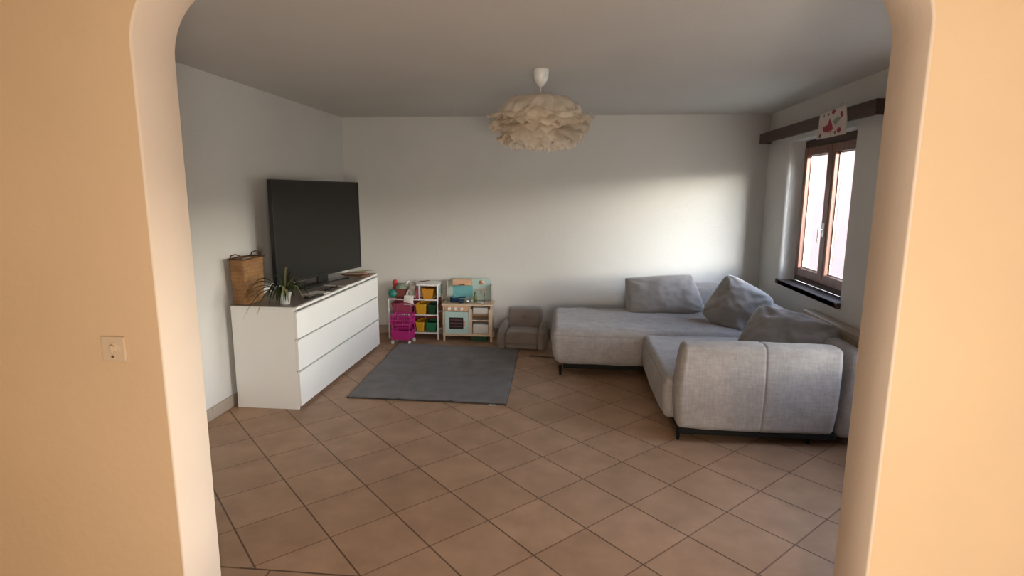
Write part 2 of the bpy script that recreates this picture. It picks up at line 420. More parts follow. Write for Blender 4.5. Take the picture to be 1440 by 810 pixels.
# ------------------------------------------------------------------ window
def frame_box(bm, x0, x1, y0, y1, z0, z1, w, wb=None, wt=None):
    wb = wb or w; wt = wt or w
    box(bm, x0, x1, y0, y0+w, z0, z1, .004); box(bm, x0, x1, y1-w, y1, z0, z1, .004)
    box(bm, x0+.0015, x1-.0015, y0+w, y1-w, z0, z0+wb, .003); box(bm, x0+.0015, x1-.0015, y0+w, y1-w, z1-wt, z1, .003)
bm = B(); frame_box(bm, XR+.12, XR+.185, WY0, WY1, WZ0+.0005, WZ1, .045, .06, .09)
w = struct('window_1', bm, M['dkwood'], label='two-sash mahogany casement window over the corner sofa', cat='window')
ym = (WY0+WY1)/2+.01
for k, (a, b) in enumerate(((WY0+.04, ym), (ym, WY1-.04))):
    bm = B(); frame_box(bm, XR+.10, XR+.16, a+.001, b-.001, WZ0+.055, WZ1-.07, .066, .075, .07)
    s = obj('sash', bm, M['mahog'], w)
    bm = B(); box(bm, XR+.128, XR+.134, a+.062, b-.062, WZ0+.125, WZ1-.135); obj('pane', bm, M['glass'], s)
    bm = B(); frame_box(bm, XR+.1345, XR+.148, a+.0665, b-.0665, WZ0+.1305, WZ1-.1405, .012); obj('glazing_spacer', bm, M['steel'], s, label='bright metal spacer round the pane')
bm = B(); box(bm, XR+.086, XR+.0995, ym-.02, ym+.02, 1.25, 1.37, .004); box(bm, XR+.05, XR+.087, ym-.008, ym+.008, 1.30, 1.316, .003); box(bm, XR+.045, XR+.06, ym-.009, ym+.009, 1.20, 1.32, .005)
obj('window_handle', bm, M['steel'], w, label='small steel window handle')
bm = B(); box(bm, XR+.096, XR+.1, ym-.035, ym+.035, WZ0+.08, WZ1-.13, .002); obj('cover_strip', bm, M['mahog'], w)
bm = B(); box(bm, XR-.035, XR+.125, WY0+.002, WY1-.002, WZ0-.045, WZ0, .006); box(bm, XR-.035, XR-.002, WY0-.02, WY1+SPL-.005, WZ0-.0445, WZ0-.0005, .006)
struct('trim_2', bm, M['sill'], label='dark stone sill below the mahogany window', cat='window sill')
# second window on the same wall, nearer the arch
bm = B(); frame_box(bm, XR+.12, XR+.185, DY0, DY1, DZ0+.0005, DZ1, .045, .06, .09)
d = struct('window_2', bm, M['dkwood'], label='second mahogany casement window nearer the arch', cat='window')
dm = (DY0+DY1)/2
for k, (a, b) in enumerate(((DY0+.04, dm), (dm, DY1-.04))):
    bm = B(); frame_box(bm, XR+.10, XR+.16, a+.001, b-.001, DZ0+.055, DZ1-.07, .066, .075, .07); s = obj('sash', bm, M['mahog'], d)
    bm = B(); box(bm, XR+.128, XR+.134, a+.062, b-.062, DZ0+.125, DZ1-.135); obj('pane', bm, M['glass'], s)
bm = B(); box(bm, XR-.035, XR+.125, DY0+.002, DY1-.002, DZ0-.045, DZ0, .006); struct('trim_3', bm, M['sill'])

# outside
bm = B(); box(bm, XO+.001, 60, -40, 60, -.32, -.3); struct('ground_outside', bm, M['ground'])
bm = B(); box(bm, 5.45, 14, 11.5, 22, -.3, 7, .01)
hs = struct('house_outside', bm, M['pinkwall'], label='pink rendered house across the yard seen through the window', cat='house')

# ------------------------------------------------------------------ curtain valance beam
bm = B(); X0 = 1.935
box(bm, X0, X0+.02, 3.93, 6.15, 2.105, 2.205, .002); box(bm, X0+.0202, XR-.001, 3.93, 6.15, 2.187, 2.205, .002)
box(bm, X0+.0202, XR-.001, 3.93, 3.95, 2.105, 2.1868, .002); box(bm, X0+.0202, XR-.001, 6.13, 6.15, 2.105, 2.1868, .002)
beam = thing('curtain_valance', 'long dark wooden curtain valance board above the window', 'valance', (XR, 5.04, 2.1))
o = obj('valance_board', bm, M['dkwood'], beam, loc=(-XR, -5.04, -2.1))
bm = B()
for k in range(2): box(bm, XR-.075+.03*k, XR-.060+.03*k, 3.97, 6.11, 2.172, 2.186)
obj('curtain_track', bm, M['whitem'], beam, loc=(-XR, -5.04, -2.1), label='white curtain track under the board')

# hanging printed cloth
P1, P2 = Vector((1.905, 4.265, 2.20)), Vector((1.80, 4.40, 2.19))
hang = thing('wall_hanging', 'small square white cloth with crimson print hanging from the valance', 'hanging decoration', ((P1+P2)/2)[:])
cen = (P1+P2)/2; ang = math.atan2((P1-P2).y, (P1-P2).x); wd = .19; hh = .19
def ribbon_pt(u, v): # u -1..1 , v 0..-1
    return Vector((u*wd/2*(1+.05*v*-1), .006*math.sin(u*5+v*4)+.004*math.sin(v*9), v*hh+.03*u*(1+v*.55)))
bm = B(); n = 14; g = {}
for s in (0, 1):
    for i in range(n+1):
        for j in range(n+1):
            p = ribbon_pt(-1+2*i/n, -j/n); p.y += (.0015 if s else -.0015); g[s, i, j] = bm.verts.new(p)
for s in (0, 1):
    for i in range(n):
        for j in range(n):
            q = [g[s, i, j], g[s, i+1, j], g[s, i+1, j+1], g[s, i, j+1]]; bm.faces.new(q if s else q[::-1])
for i in range(n):
    for j in (0, n): bm.faces.new((g[0, i, j], g[0, i+1, j], g[1, i+1, j], g[1, i, j]))
    for j in (0, n): bm.faces.new((g[0, j, i], g[0, j, i+1], g[1, j, i+1], g[1, j, i]))
bmesh.ops.recalc_face_normals(bm, faces=bm.faces)
obj('cloth_panel', bm, M['cotton'], hang, True, rot=(0, 0, ang))
def patch(name, poly, m):
    bm = B(); vs = []
    for (u, v) in poly:
        p = ribbon_pt(u, v); p.y -= .003; vs.append(bm.verts.new(p))
    c = bm.verts.new(ribbon_pt(sum(p[0] for p in poly)/len(poly), sum(p[1] for p in poly)/len(poly))+Vector((0, -.0035, 0)))
    for k in range(len(vs)): bm.faces.new((vs[k], vs[(k+1) % len(vs)], c))
    return obj(name, bm, m, hang, rot=(0, 0, ang))
patch('printed_figure', [(-.72, -.55), (-.35, -.5), (-.18, -.3), (-.02, -.5), (.12, -.72), (.0, -.78), (-.08, -.98), (-.16, -.8), (-.6, -.72)], M['pinkred'])
patch('printed_leaf', [(.05, -.45), (.3, -.33), (.6, -.4), (.4, -.52), (.25, -.62)], M['sage'])
random.seed(3)
for (u, v, r_) in ((-.65, -.12, .07), (.05, -.1, .12), (.62, -.28, .11), (.55, -.82, .13), (-.75, -.88, .09), (-.25, -.15, .06), (.3, -.86, .07)):
    patch('printed_spot', [(u+r_*math.cos(a*PI/3)*random.uniform(.7, 1.2), v+r_*.9*math.sin(a*PI/3)*random.uniform(.7, 1.2)) for a in range(6)], M['pinkred'] if r_ > .1 else M['mag2'])
for u in (-.45, .55):
    bm = B(); a = ribbon_pt(u-.08, 0); b = ribbon_pt(u+.08, 0)
    tube(bm, [a, a+Vector((0, .0, .022)), (a+b)/2+Vector((0, .015, .04)), b+Vector((0, .0, .022)), b], .0025, 6)
    obj('hanging_loop', bm, M['cotton'], hang, True, rot=(0, 0, ang))

# ------------------------------------------------------------------ radiator
rad = thing('radiator', 'beige panel radiator under the window behind the sofa back', 'radiator', (XR-.06, 4.2, 0))
bm = B()
box(bm, -.055, -.04, -.55, .53, .16, .66, .006)
for k in range(26): box(bm, -.062, -.0552, -.53+k*.0405, -.508+k*.0405, .18, .64, .003, seg=1)
obj('radiator_panel', bm, M['rad'], rad)
bm = B(); box(bm, -.06, .04, -.555, .535, .6605, .675, .003); obj('top_grille', bm, M['rad'], rad)
bm = B(); box(bm, .0, .015, -.5, .48, .18, .64, .004); box(bm, .0155, .058, -.3, -.27, .3, .6); box(bm, .0155, .058, .25, .28, .3, .6); obj('rear_panel', bm, M['rad'], rad)
bm = B(); cyl(bm, (-.02, -.56, .2), (-.02, -.62, .2), .018); cyl(bm, (-.02, -.6, .2), (-.02, -.6, 0), .008); obj('valve', bm, M['whitem'], rad)

# ------------------------------------------------------------------ corner sofa
sofa = thing('corner_sofa', 'light grey woven L-shaped corner sofa on thin black legs', 'sofa', (.9, 4.8, 0))
def S(name, fn, m=M['sofa'], label=None):
    bm = B(); fn(bm); bmesh.ops.translate(bm, vec=(-.9, -4.8, 0), verts=bm.verts)
    return obj(name, bm, m, sofa, True, label)
# chaise running along the back wall
def chaise_post(W):
    # crown the top and let the free end lean outward as it rises
    t = max(0, min(1, (W.z-.12)/.33)); 
    if W.x < .5: W.x -= .045*math.sin(t*PI*.62)*(.5-W.x)/.6
    if W.y < 5.0: W.y -= .02*math.sin(t*PI*.7)
    return W
S('chaise_seat', lambda b: softbox(b, -.075, 1.74, 4.80, 5.80, .115, .435, .06, .022, .035, [(2, .375, .004)], .012, 3.5, 4, chaise_post))
S('seat_cushion', lambda b: softbox(b, .665, 1.74, 3.655, 4.79, .115, .415, .05, .014, .04, [(2, .36, .004)], .008, 3, 6))
def arm_post(W):
    t = (W.z-.10)/.56
    if W.x < 1.0: W.x += -.016*math.sin(PI*min(1, max(0, t)))+.012*t
    if W.x > 1.5: W.x += .02*t-.01
    W.y -= .02*math.sin(PI*min(1, max(0, t)))*(1 if W.y < 3.6 else 0)
    return W
S('armrest', lambda b: softbox(b, .735, 1.70, 3.52, 3.675, .105, .66, .036, .012, .03, [(0, 1.245, .006)], .005, 4, 2, arm_post))
def bk_post(W):
    t = max(0, (W.z-.06)/.58); W.x += .05*t-.02; return W
S('backrest', lambda b: softbox(b, 1.735, 1.885, 3.54, 5.97, .075, .625, .055, .01, .045, [(1, 4.72, .005)], .006, 3, 9, bk_post))
S('rear_backrest', lambda b: softbox(b, .62, 1.73, 5.79, 5.97, .115, .69, .06, .01, .045, [], .006, 3, 3))
def base(b):
    box(b, .745, 1.715, 3.535, 4.80, .068, .108, .004); box(b, -.01, 1.80, 4.84, 5.92, .072, .112, .004)
S('base_frame', base, M['black'], 'thin black base frame under the seats')
for (x, y) in ((-.035, 4.86), (-.02, 5.80), (.755, 3.60), (1.585, 3.62), (.80, 4.82), (1.72, 5.86), (.9, 5.86), (1.72, 4.75)):
    def leg(b, x=x, y=y):
        cyl(b, (x, y, 0), (x, y, .09), .009, .016, 4)
    S('leg', leg, M['black'], 'slim black metal leg').data.polygons.foreach_set('use_smooth', [False]*6)

def place_pillow(name, label, w, h, t, loc, rot, seed, wr, group=None, **k):
    o = obj(name, pillow_bm(w, h, t, seed, wr, **k), M['pillow'], None, True, loc=loc, rot=rot); tag(o, label, 'cushion')
    return o
place_pillow('cushion', 'long grey cushion lying against the back wall end of the sofa', .76, .38, .20, (.975, 5.60, .62), (R(-17), R(-4), R(2)), 1.3, .020, tuck=.11)
place_pillow('cushion', 'grey square cushion propped on its corner in the sofa corner', .49, .46, .27, (1.525, 5.12, .605), (R(-22), R(24), R(-36)), 4.7, .032)
place_pillow('cushion', 'grey crumpled cushion slumped behind the sofa armrest', .62, .46, .27, (1.60, 4.15, .55), (R(-40), R(10), R(-40)), 8.1, .036)

# ------------------------------------------------------------------ chest of drawers
DX, DY = -2.19, 4.71
chest = thing('chest_of_drawers', 'long white chest with three wide drawers under the television', 'chest of drawers', (DX, DY, 0))
x0, x1, y0, y1 = -.25, .25, -.885, .885
def Cp(name, fn, m, label=None, parent=None):
    bm = B(); fn(bm); return obj(name, bm, m, parent or chest, label=label)
def body(b):
    box(b, x0, x1-.022, y0, y0+.02, 0, .757, .0015); box(b, x0, x1-.022, y1-.02, y1, 0, .757, .0015)
    box(b, x0, x0+.01, y0+.02, y1-.02, .03, .757); box(b, x0+.01, x1-.03, y0+.02, y1-.02, .03, .05)
    box(b, x0+.01, x1-.04, y0+.02, y1-.02, .735, .757); box(b, x1-.06, x1-.045, y0+.02, y1-.02, 0, .06)
Cp('carcass', body, M['white'])
Cp('top_panel', lambda b: box(b, x0, x1, y0, y1, .7575, .776, .0015), M['white'])
Cp('glass_top', lambda b: box(b, x0+.003, x1-.012, y0+.006, y1-.003, .7762, .780, .001), M['topglass'], 'smoky brown glass sheet on the top')
for za, zb in ((.028, .297), (.302, .537), (.542, .746)):
    def dr(b, za=za, zb=zb):
        box(b, x1-.021, x1, y0, y1, za, zb-.014, .0012)
        # the upper edge of each front leans out as a finger pull
        vs = box(b, x1-.020, x1+.0015, y0, y1, zb-.0142, zb, .0008, seg=1)
        for v in vs:
            if v.co.z > zb-.004: v.co.x += .010
    Cp('drawer', dr, M['white'])

# ------------------------------------------------------------------ television
TW, TH = 1.27, .842
tv = thing('television', 'large black flat television standing on the white chest', 'television', (-2.325+.105*TW, 4.255+.5*TW*.985, .78), R(90-10.5))
# local: x = along width, -y... screen faces local -y after rotation
def Tv(name, fn, m, label=None):
    bm = B(); fn(bm); return obj(name, bm, m, tv, label=label)
zb = .076
Tv('housing', lambda b: (box(b, -TW/2, TW/2, .0, .032, zb, zb+TH, .004), box(b, -TW*.33, TW*.33, .032, .05, zb+.05, zb+.5, .008)), M['tvblack'])
Tv('bezel', lambda b: [box(b, -TW/2, -TW/2+.011, -.006, 0, zb, zb+TH), box(b, TW/2-.011, TW/2, -.006, 0, zb, zb+TH), box(b, -TW/2+.011, TW/2-.011, -.006, 0, zb+TH-.011, zb+TH), box(b, -TW/2+.011, TW/2-.011, -.006, 0, zb, zb+.02)], M['tvblack'])
Tv('screen', lambda b: box(b, -TW/2+.012, TW/2-.012, -.003, 0, zb+.021, zb+TH-.012), M['screen'])
def stand(b):
    box(b, -.07, .07, .005, .03, .012, zb, .003)
    box(b, -.34, .34, -.05, .055, 0.0005, .022, .006)
Tv('stand', stand, M['tvblack'])

# cable and remote mess in front of the television foot
o = B(); random.seed(5)
p = [Vector((-2.20, 4.42, .790))]
pts = [(-2.02, 4.50, .7865), (-2.0, 4.56, .787), (-2.02, 4.62, .7865), (-1.99, 4.68, .7865), (-2.01, 4.735, .7865)]
tube(o, pts, .005, 6); o = obj('cable', o, M['black'], None, True); tag(o, 'black cable lying on the chest in front of the television', 'cable')
bm = B(); box(bm, -.09, .09, -.024, .024, 0, .018, .005); rem = obj('remote_control', bm, M['tvblack'], None, loc=(-1.985, 4.22, .7805), rot=(0, 0, R(74))); tag(rem, 'black remote control lying beside the potted plant', 'remote control')
bm = B()
for k in range(5):
    for j in range(2): cyl(bm, (-.06+k*.03, -.01+j*.02, .018), (-.06+k*.03, -.01+j*.02, .0205), .006, n=8)
obj('button', bm, M['rad'], rem)
# tablet with pale rim
bm = B(); box(bm, -.11, .11, -.16, .16, 0, .008, .004); tb = obj('tablet', bm, M['print'], None, loc=(-2.025, 4.90, .7803), rot=(0, 0, R(-4))); tag(tb, 'flat tablet with white rim lying on the chest edge', 'tablet')
bm = B(); box(bm, -.095, .095, -.148, .148, .0081, .009); obj('tablet_screen', bm, M['topglass'], tb, label='dark screen')
bm = B(); box(bm, -.10, .10, -.075, .075, 0, .006, .002); o = obj('envelope', bm, M['print'], None, loc=(-2.035, 4.37, .7803), rot=(0, 0, R(80))); tag(o, 'pale flat envelope lying beside the remote control on the chest', 'envelope')
for k, (z, a, m, l) in enumerate(((.7803, 10, 'mag1', 'glossy magazine, lowest of the small pile on the chest end'), (.7878, -16, 'mag2', 'brown booklet, middle of the small pile on the chest end'), (.7958, 24, 'mag1', 'open leaflet, topmost of the small pile on the chest end'))):
    bm = B(); s = 1-.14*k; nx = 10; g = {}
    for i in range(nx+1):
        for j in (0, 1):
            u = -1+2*i/nx
            zz = .010*(1-abs(u))**.5*abs(u)*1.6 if k == 2 else 0
            for t in (0, 1): g[i, j, t] = bm.verts.new((u*.145*s, (j-.5)*.205*s, zz+t*.0065))
    for i in range(nx):
        bm.faces.new((g[i, 0, 1], g[i+1, 0, 1], g[i+1, 1, 1], g[i, 1, 1])); bm.faces.new((g[i, 1, 0], g[i+1, 1, 0], g[i+1, 0, 0], g[i, 0, 0]))
        for j in (0, 1):
            bm.faces.new((g[i, j, 0], g[i+1, j, 0], g[i+1, j, 1], g[i, j, 1]))
    for i in (0, nx): bm.faces.new((g[i, 0, 0], g[i, 0, 1], g[i, 1, 1], g[i, 1, 0]))
    bmesh.ops.recalc_face_normals(bm, faces=bm.faces)
    o = obj('magazine', bm, M[m], None, loc=(-2.09, 5.42, z), rot=(0, 0, R(a))); tag(o, l, 'magazine', 'reading matter on the chest end')
bm = B(); box(bm, -.008, .008, -.11, .11, 0, .008, .003); o = obj('pencil', bm, M['olive'], None, loc=(-2.03, 5.42, .8225), rot=(R(0), 0, R(-40))); tag(o, 'thin olive stick lying across the leaflets on the chest end', 'stick')

# ------------------------------------------------------------------ woven basket
bk = thing('storage_basket', 'tall brown woven basket on the chest beside the television', 'basket', (-2.385, 3.985, .7805))
def basket(b):
    n = 60; rows = 46; hx, hy, rr, H = .055, .125, .02, .33
    def rp(t, z, o=0):
        L = 4*(hx+hy); s = t*L
        # rounded rectangle walk
        if s < 2*hx: p = Vector((-hx+s, -hy, 0)); nn = Vector((0, -1, 0))
        elif s < 2*hx+2*hy: p = Vector((hx, -hy+(s-2*hx), 0)); nn = Vector((1, 0, 0))
        elif s < 4*hx+2*hy: p = Vector((hx-(s-2*hx-2*hy), hy, 0)); nn = Vector((0, 1, 0))
        else: p = Vector((-hx, hy-(s-4*hx-2*hy), 0)); nn = Vector((-1, 0, 0))
        q = Vector((max(-hx+rr, min(hx-rr, p.x)), max(-hy+rr, min(hy-rr, p.y)), 0)); d = p-q
        if d.length > 1e-6: nn = d.normalized(); p = q+nn*rr
        f = 1+.10*z/H
        return Vector((p.x*f, p.y*f, 0))+nn*o
    N = 120; g = []; Hs = []
    for j in range(rows+1):
        z = H*j/rows; row = []
        for i in range(N):
            o = .0030*math.sin(i*PI/2+(j//2 % 2)*PI)+.0022*(1 if j % 4 < 2 else -1)
            lift = .018*(abs(2*((i/N*4*(hx+hy))/(2*hx)) % 2-1) > 9)
            p = rp(i/N, z, o); row.append(b.verts.new((p.x, p.y, z)))
        g.append(row)
    for j in range(rows-7, -1, -1):
        z = H*(rows-7)/rows*0+H*j/rows
    for j in range(rows):
        for i in range(N):
            b.faces.new((g[j][i], g[j][(i+1) % N], g[j+1][(i+1) % N], g[j+1][i]))
    # inside wall and floor
    inn = []
    for j in (rows, 3):
        inn.append([b.verts.new(Vector((0, 0, H*j/rows))+rp(i/N, H*j/rows, -.009)) for i in range(N)])
    for i in range(N):
        b.faces.new((g[rows][i], g[rows][(i+1) % N], inn[0][(i+1) % N], inn[0][i]))
        b.faces.new((inn[0][i], inn[0][(i+1) % N], inn[1][(i+1) % N], inn[1][i]))
    b.faces.new(inn[1]); b.faces.new(g[0][::-1])
    bmesh.ops.recalc_face_normals(b, faces=b.faces)
bm = B(); basket(bm); obj('basket_body', bm, M['wicker'], bk, True)
bm = B()
for (a, c_) in (((-.062, -.139), (.062, -.139)), ((-.062, .139), (.062, .139)), ((.062, -.139), (.062, .139)), ((-.062, -.139), (-.062, .139))):
    tube(bm, [(a[0], a[1], .333), ((a[0]+c_[0])/2, (a[1]+c_[1])/2, .336), (c_[0], c_[1], .333)], .0055, 8)
obj('rim', bm, M['wickerdk'], bk, True, 'dark braided rim')
for y in (-.138, .138):
    bm = B(); tube(bm, [(-.045, y, .337), (-.035, y*1.0, .362), (0, y, .372), (.035, y, .362), (.045, y, .337)], .005, 8)
    obj('handle', bm, M['wickerdk'], bk, True, 'dark looped handle')
bm = B(); softbox(bm, -.042, .042, -.105, .105, .20, .325, .025, .004, .02, [], .006, 14, 3)
o = obj('folded_cloth', bm, M['print'], None, True, loc=(-2.385, 3.985, .7805)); tag(o, 'pale folded cloths filling the top of the woven basket', 'cloth')

# ------------------------------------------------------------------ plant
pl = thing('potted_plant', 'spider plant with drooping leaves in a pale grey pot on the chest', 'plant', (-2.075, 3.93, .7805))
bm = B(); lathe(bm, [(.0, 0), (.032, 0), (.034, .004), (.041, .05), (.052, .088), (.056, .092), (.054, .094), (.047, .086), (.045, .075), (0, .075)], n=28)
obj('pot', bm, M['pot'], pl, True)
bm = B(); lathe(bm, [(.044, .0755), (.03, .082), (0, .086)], n=20); obj('soil', bm, M['soil'], pl, True)
random.seed(11)
def leafbm(az, reach, lift, droop, wd):
    bm = B(); n = 16; d = Vector((math.cos(az), math.sin(az), 0)); sd = Vector((-math.sin(az), math.cos(az), 0)); L_ = []
    tw = random.uniform(-.5, .5)
    for i in range(n+1):
        t = i/n; rr = .008+reach*t**1.0; z = .08+lift*math.sin(min(1, t*1.35)*PI/2)-droop*t**2.3
        p = d*rr+Vector((0, 0, z)); w = wd*(math.sin(PI*min(1, .12+t*.88))**.7)*(1 if t < .98 else .2)
        s_ = (sd*math.cos(tw*t)+Vector((0, 0, 1))*math.sin(tw*t))
        L_.append([bm.verts.new(p-s_*w), bm.verts.new(p-Vector((0, 0, w*.35))), bm.verts.new(p+s_*w)])
    for a, b in zip(L_, L_[1:]):
        for k in (0, 1): bm.faces.new((a[k], a[k+1], b[k+1], b[k]))
    r_ = bmesh.ops.solidify(bm, geom=bm.faces[:], thickness=.0009)
    return bm
specs = [(-130, .20, .10, .24, .009), (-143, .26, .11, .20, .010), (-151, .30, .12, .19, .010), (-138, .29, .09, .26, .009), (-155, .27, .15, .16, .009), (-90, .12, .10, .17, .006), (-60, .13, .10, .14, .007), (-30, .12, .09, .13, .006),
         (-112, .14, .12, .20, .007), (-147, .22, .16, .10, .009), (10, .13, .10, .14, .008), (40, .22, .12, .14, .007), (70, .24, .10, .16, .007), (90, .20, .14, .12, .006), (120, .15, .13, .10, .006),
         (60, .16, .15, .12, .006), (25, .19, .13, .20, .008), (80, .13, .18, .06, .006), (-75, .17, .08, .22, .006), (150, .10, .16, .05, .006), (100, .1, .2, .03, .005), (-20, .16, .12, .22, .008)]
random.seed(4)
for q in range(16):
    a_ = random.choice([-145, -130, -110, -85, -60, 20, 45, 65, 80, 95])+random.uniform(-8, 8)
    specs.append((a_, random.uniform(.12, .20), random.uniform(.05, .13), random.uniform(.10, .15), .008))
for k, (a, rc, lf, dr_, wd_) in enumerate(specs):
    obj('leaf', leafbm(R(a), rc, lf, dr_ if (-160 < a < -100 or dr_ < lf+.06) else lf+.07, wd_*1.45), M['leaf'] if k % 5 else M['leafpale'], pl, True)

# ------------------------------------------------------------------ ceiling lamp
LX, LY = -.195, 3.93
lp = thing('ceiling_lamp', 'crumpled cream paper pendant lamp hanging from the ceiling', 'lamp', (LX, LY, ZC))
bm = B(); lathe(bm, [(0, 0), (.052, 0), (.053, -.006), (.049, -.05), (.036, -.085), (.014, -.108), (.006, -.112), (0, -.112)], n=28); obj('ceiling_rose', bm, M['whitem'], lp, True)
bm = B(); cyl(bm, (0, 0, -.11), (0, 0, -.28), .0032, n=8); obj('cord', bm, M['whitem'], lp)
random.seed(21)
bm = B()
cz = -.345
# crinkled upper dome
n, mN = 72, 14; g = []
for j in range(mN+1):
    t = j/mN; ph = PI/2*(1-t)*.98+.0; row = []
    for i in range(n):
        a = 2*PI*i/n
        rr = .285*math.cos(ph)**.85 if t > 0 else .02; z = cz+.175*math.sin(ph)
        w = (.35+.65*t)*(.014*math.sin(a*17+j*.6)+.03*noise.noise(Vector((math.cos(a)*3, math.sin(a)*3, t*4))))
        row.append(bm.verts.new((rr*math.cos(a)+w*math.cos(a), rr*math.sin(a)+w*math.sin(a), z+w*.9)))
    g.append(row)
for j in range(mN):
    for i in range(n): bm.faces.new((g[j][i], g[j][(i+1) % n], g[j+1][(i+1) % n], g[j+1][i]))
# crumpled paper skirts, each torn into arcs that flare and ruffle outward
def skirt_arc(a0, a1, r0, z0, r1, z1, sd, amp):
    n = max(8, int((a1-a0)/(2*PI)*150)); m_ = 9; g_ = []
    for j in range(m_+1):
        v = j/m_; row = []
        for i in range(n+1):
            t = i/n; a = a0+(a1-a0)*t
            tear = 1-.22*(abs(2*t-1)**4)+.10*noise.noise(Vector((a*3, sd, 2)))+.05*noise.noise(Vector((a*11, sd, 5)))
            k = v*tear
            fold = math.sin(a*9+sd*3)*.5+math.sin(a*21+sd)*.35+noise.noise(Vector((a*6, v*2, sd)))*1.1
            rr = r0+(r1-r0)*k+amp*.5*fold*v; z = z0+(z1-z0)*k**1.2+amp*fold*v**1.3+.006*noise.noise(Vector((a*25, v*8, sd)))
            row.append(bm.verts.new((rr*math.cos(a), rr*math.sin(a), cz+z)))
        g_.append(row)
    for j in range(m_):
        for i in range(n): bm.faces.new((g_[j][i], g_[j][i+1], g_[j+1][i+1], g_[j+1][i]))
tiers = [(.26, .055, .350, .030, .020, 5), (.25, .02, .350, -.02, .022, 6), (.23, -.02, .335, -.065, .022, 6), (.20, -.05, .30, -.11, .022, 5), (.15, -.07, .245, -.145, .022, 4), (.09, -.08, .18, -.17, .02, 3), (.02, -.09, .11, -.18, .015, 2)]
for k, (r0, z0, r1, z1, amp, na) in enumerate(tiers):
    st = random.uniform(0, 6)
    for q in range(na):
        a0 = st+2*PI*q/na-.12; a1 = st+2*PI*(q+1)/na+.12
        skirt_arc(a0, a1, r0, z0+random.uniform(-.008, .008), r1*random.uniform(.94, 1.03), z1+random.uniform(-.018, .018), k*3.3+q*1.7, amp)
obj('lamp_shade', bm, M['paper'], lp, True)

# ------------------------------------------------------------------ wall switch
sw = thing('wall_switch', 'square beige rotary wall switch on the apricot wall left of the arch', 'switch', (-1.545, YN, 1.064))
bm = B(); box(bm, -.044, .044, -.011, -.0005, -.044, .044, .0045); obj('switch_plate', bm, M['switch'], sw)
bm = B(); cyl(bm, (0.006, -.011, .004), (0.006, -.014, .004), .021, n=24); cyl(bm, (.006, -.014, .004), (.006, -.024, .004), .013, .011, n=20); box(bm, .002, .010, -.028, -.022, -.008, .018, .002); obj('switch_knob', bm, M['switch'], sw)
bm = B(); cyl(bm, (-.004, -.011, -.026), (-.004, -.0122, -.026), .005, n=12); obj('screw', bm, M['mag2'], sw)

# ------------------------------------------------------------------ rug
def rug():
    bm = B(); A, Bq, Cq, D = Vector((-1.70, 4.10, 0)), Vector((-.435, 4.08, 0)), Vector((-.47, 5.66, 0)), Vector((-1.775, 5.70, 0))
    nx, ny = 84, 110; g = {}
    for s in (0, 1):
        for i in range(nx+1):
            for j in range(ny+1):
                u, v = i/nx, j/ny
                p = (A*(1-u)+Bq*u)*(1-v)+(D*(1-u)+Cq*u)*v
                h_ = .016
                # old fold creases and trodden pile
                for vc in (.36, .70): h_ += .013*math.exp(-((v-vc-.01*math.sin(u*7))/.012)**2)
                for uc in (.33, .66): h_ += .008*math.exp(-((u-uc)/.012)**2)
                h_ += .005*noise.noise(Vector((u*9, v*9, 1)))+.0025*noise.noise(Vector((u*40, v*40, 4)))
                e = min(u, 1-u, v, 1-v); h_ *= min(1, .75+e*28)
                wob = .006*noise.noise(Vector((p.x*4, p.y*4, 7)))
                g[s, i, j] = bm.verts.new((p.x+wob, p.y+wob, h_ if s else .001))
    for i in range(nx):
        for j in range(ny):
            bm.faces.new((g[1, i, j], g[1, i+1, j], g[1, i+1, j+1], g[1, i, j+1]))
            bm.faces.new((g[0, i, j+1], g[0, i+1, j+1], g[0, i+1, j], g[0, i, j]))
    for i in range(nx):
        for j in (0, ny): f = bm.faces.new((g[0, i, j], g[0, i+1, j], g[1, i+1, j], g[1, i, j])); f.material_index = 1
    for j in range(ny):
        for i in (0, nx): f = bm.faces.new((g[0, i, j], g[0, i, j+1], g[1, i, j+1], g[1, i, j])); f.material_index = 1
    bmesh.ops.recalc_face_normals(bm, faces=bm.faces)
    return bm
rugo = thing('rug', 'dark grey short-pile rug with fold creases on the tiled floor', 'rug', (-1.1, 4.9, 0))
obj('pile', rug(), [M['rug'], M['rugedge']], rugo, True, loc=(1.1, -4.9, 0))
bm = B(); box(bm, -.57, -.515, 4.062, 4.082, .0008, .003); obj('care_label', bm, M['print'], rugo, loc=(1.1, -4.9, 0), label='small white sewn-in label')

bm = B(); box(bm, -.35, .02, -.007, .007, 0, .010, .003); o = obj('plank', bm, M['dkwood'], None, loc=(0.0, 5.36, .0003), rot=(0, 0, R(-9))); tag(o, 'thin dark wooden plank lying on the tiles by the sofa end', 'plank')

# ------------------------------------------------------------------ child's armchair
ch = thing('toy_armchair', 'small taupe upholstered child armchair between play kitchen and sofa', 'armchair', (-.44, 5.80, .006), R(-3))
def K(name, fn, m=M['kidsofa'], label=None):
    bm = B(); fn(bm); return obj(name, bm, m, ch, True, label)
K('seat', lambda b: softbox(b, -.165, .165, -.20, .10, .055, .185, .03, .012, .025, [], .004, 8, 1))
K('seat_base', lambda b: softbox(b, -.163, .163, -.185, .17, .012, .053, .012, .001, .03))
def bkp(W): W.y += .05*max(0, W.z-.15)/.2; return W
K('backrest', lambda b: softbox(b, -.178, .178, .095, .185, .16, .362, .028, .008, .025, [], .003, 8, 2, bkp))
for s in (-1, 1):
    def armp(W, s=s): W.z -= .05*max(0, (-(W.y)+.0)/.2)*(W.z/.25); W.x += s*.012*math.sin(min(1, W.z/.24)*PI); return W
    K('armrest', lambda b, s=s: softbox(b, *sorted((s*.168, s*.235)), -.215, .20, .01, .235, .03, .006, .025, [], .004, 8, 3+s, armp))
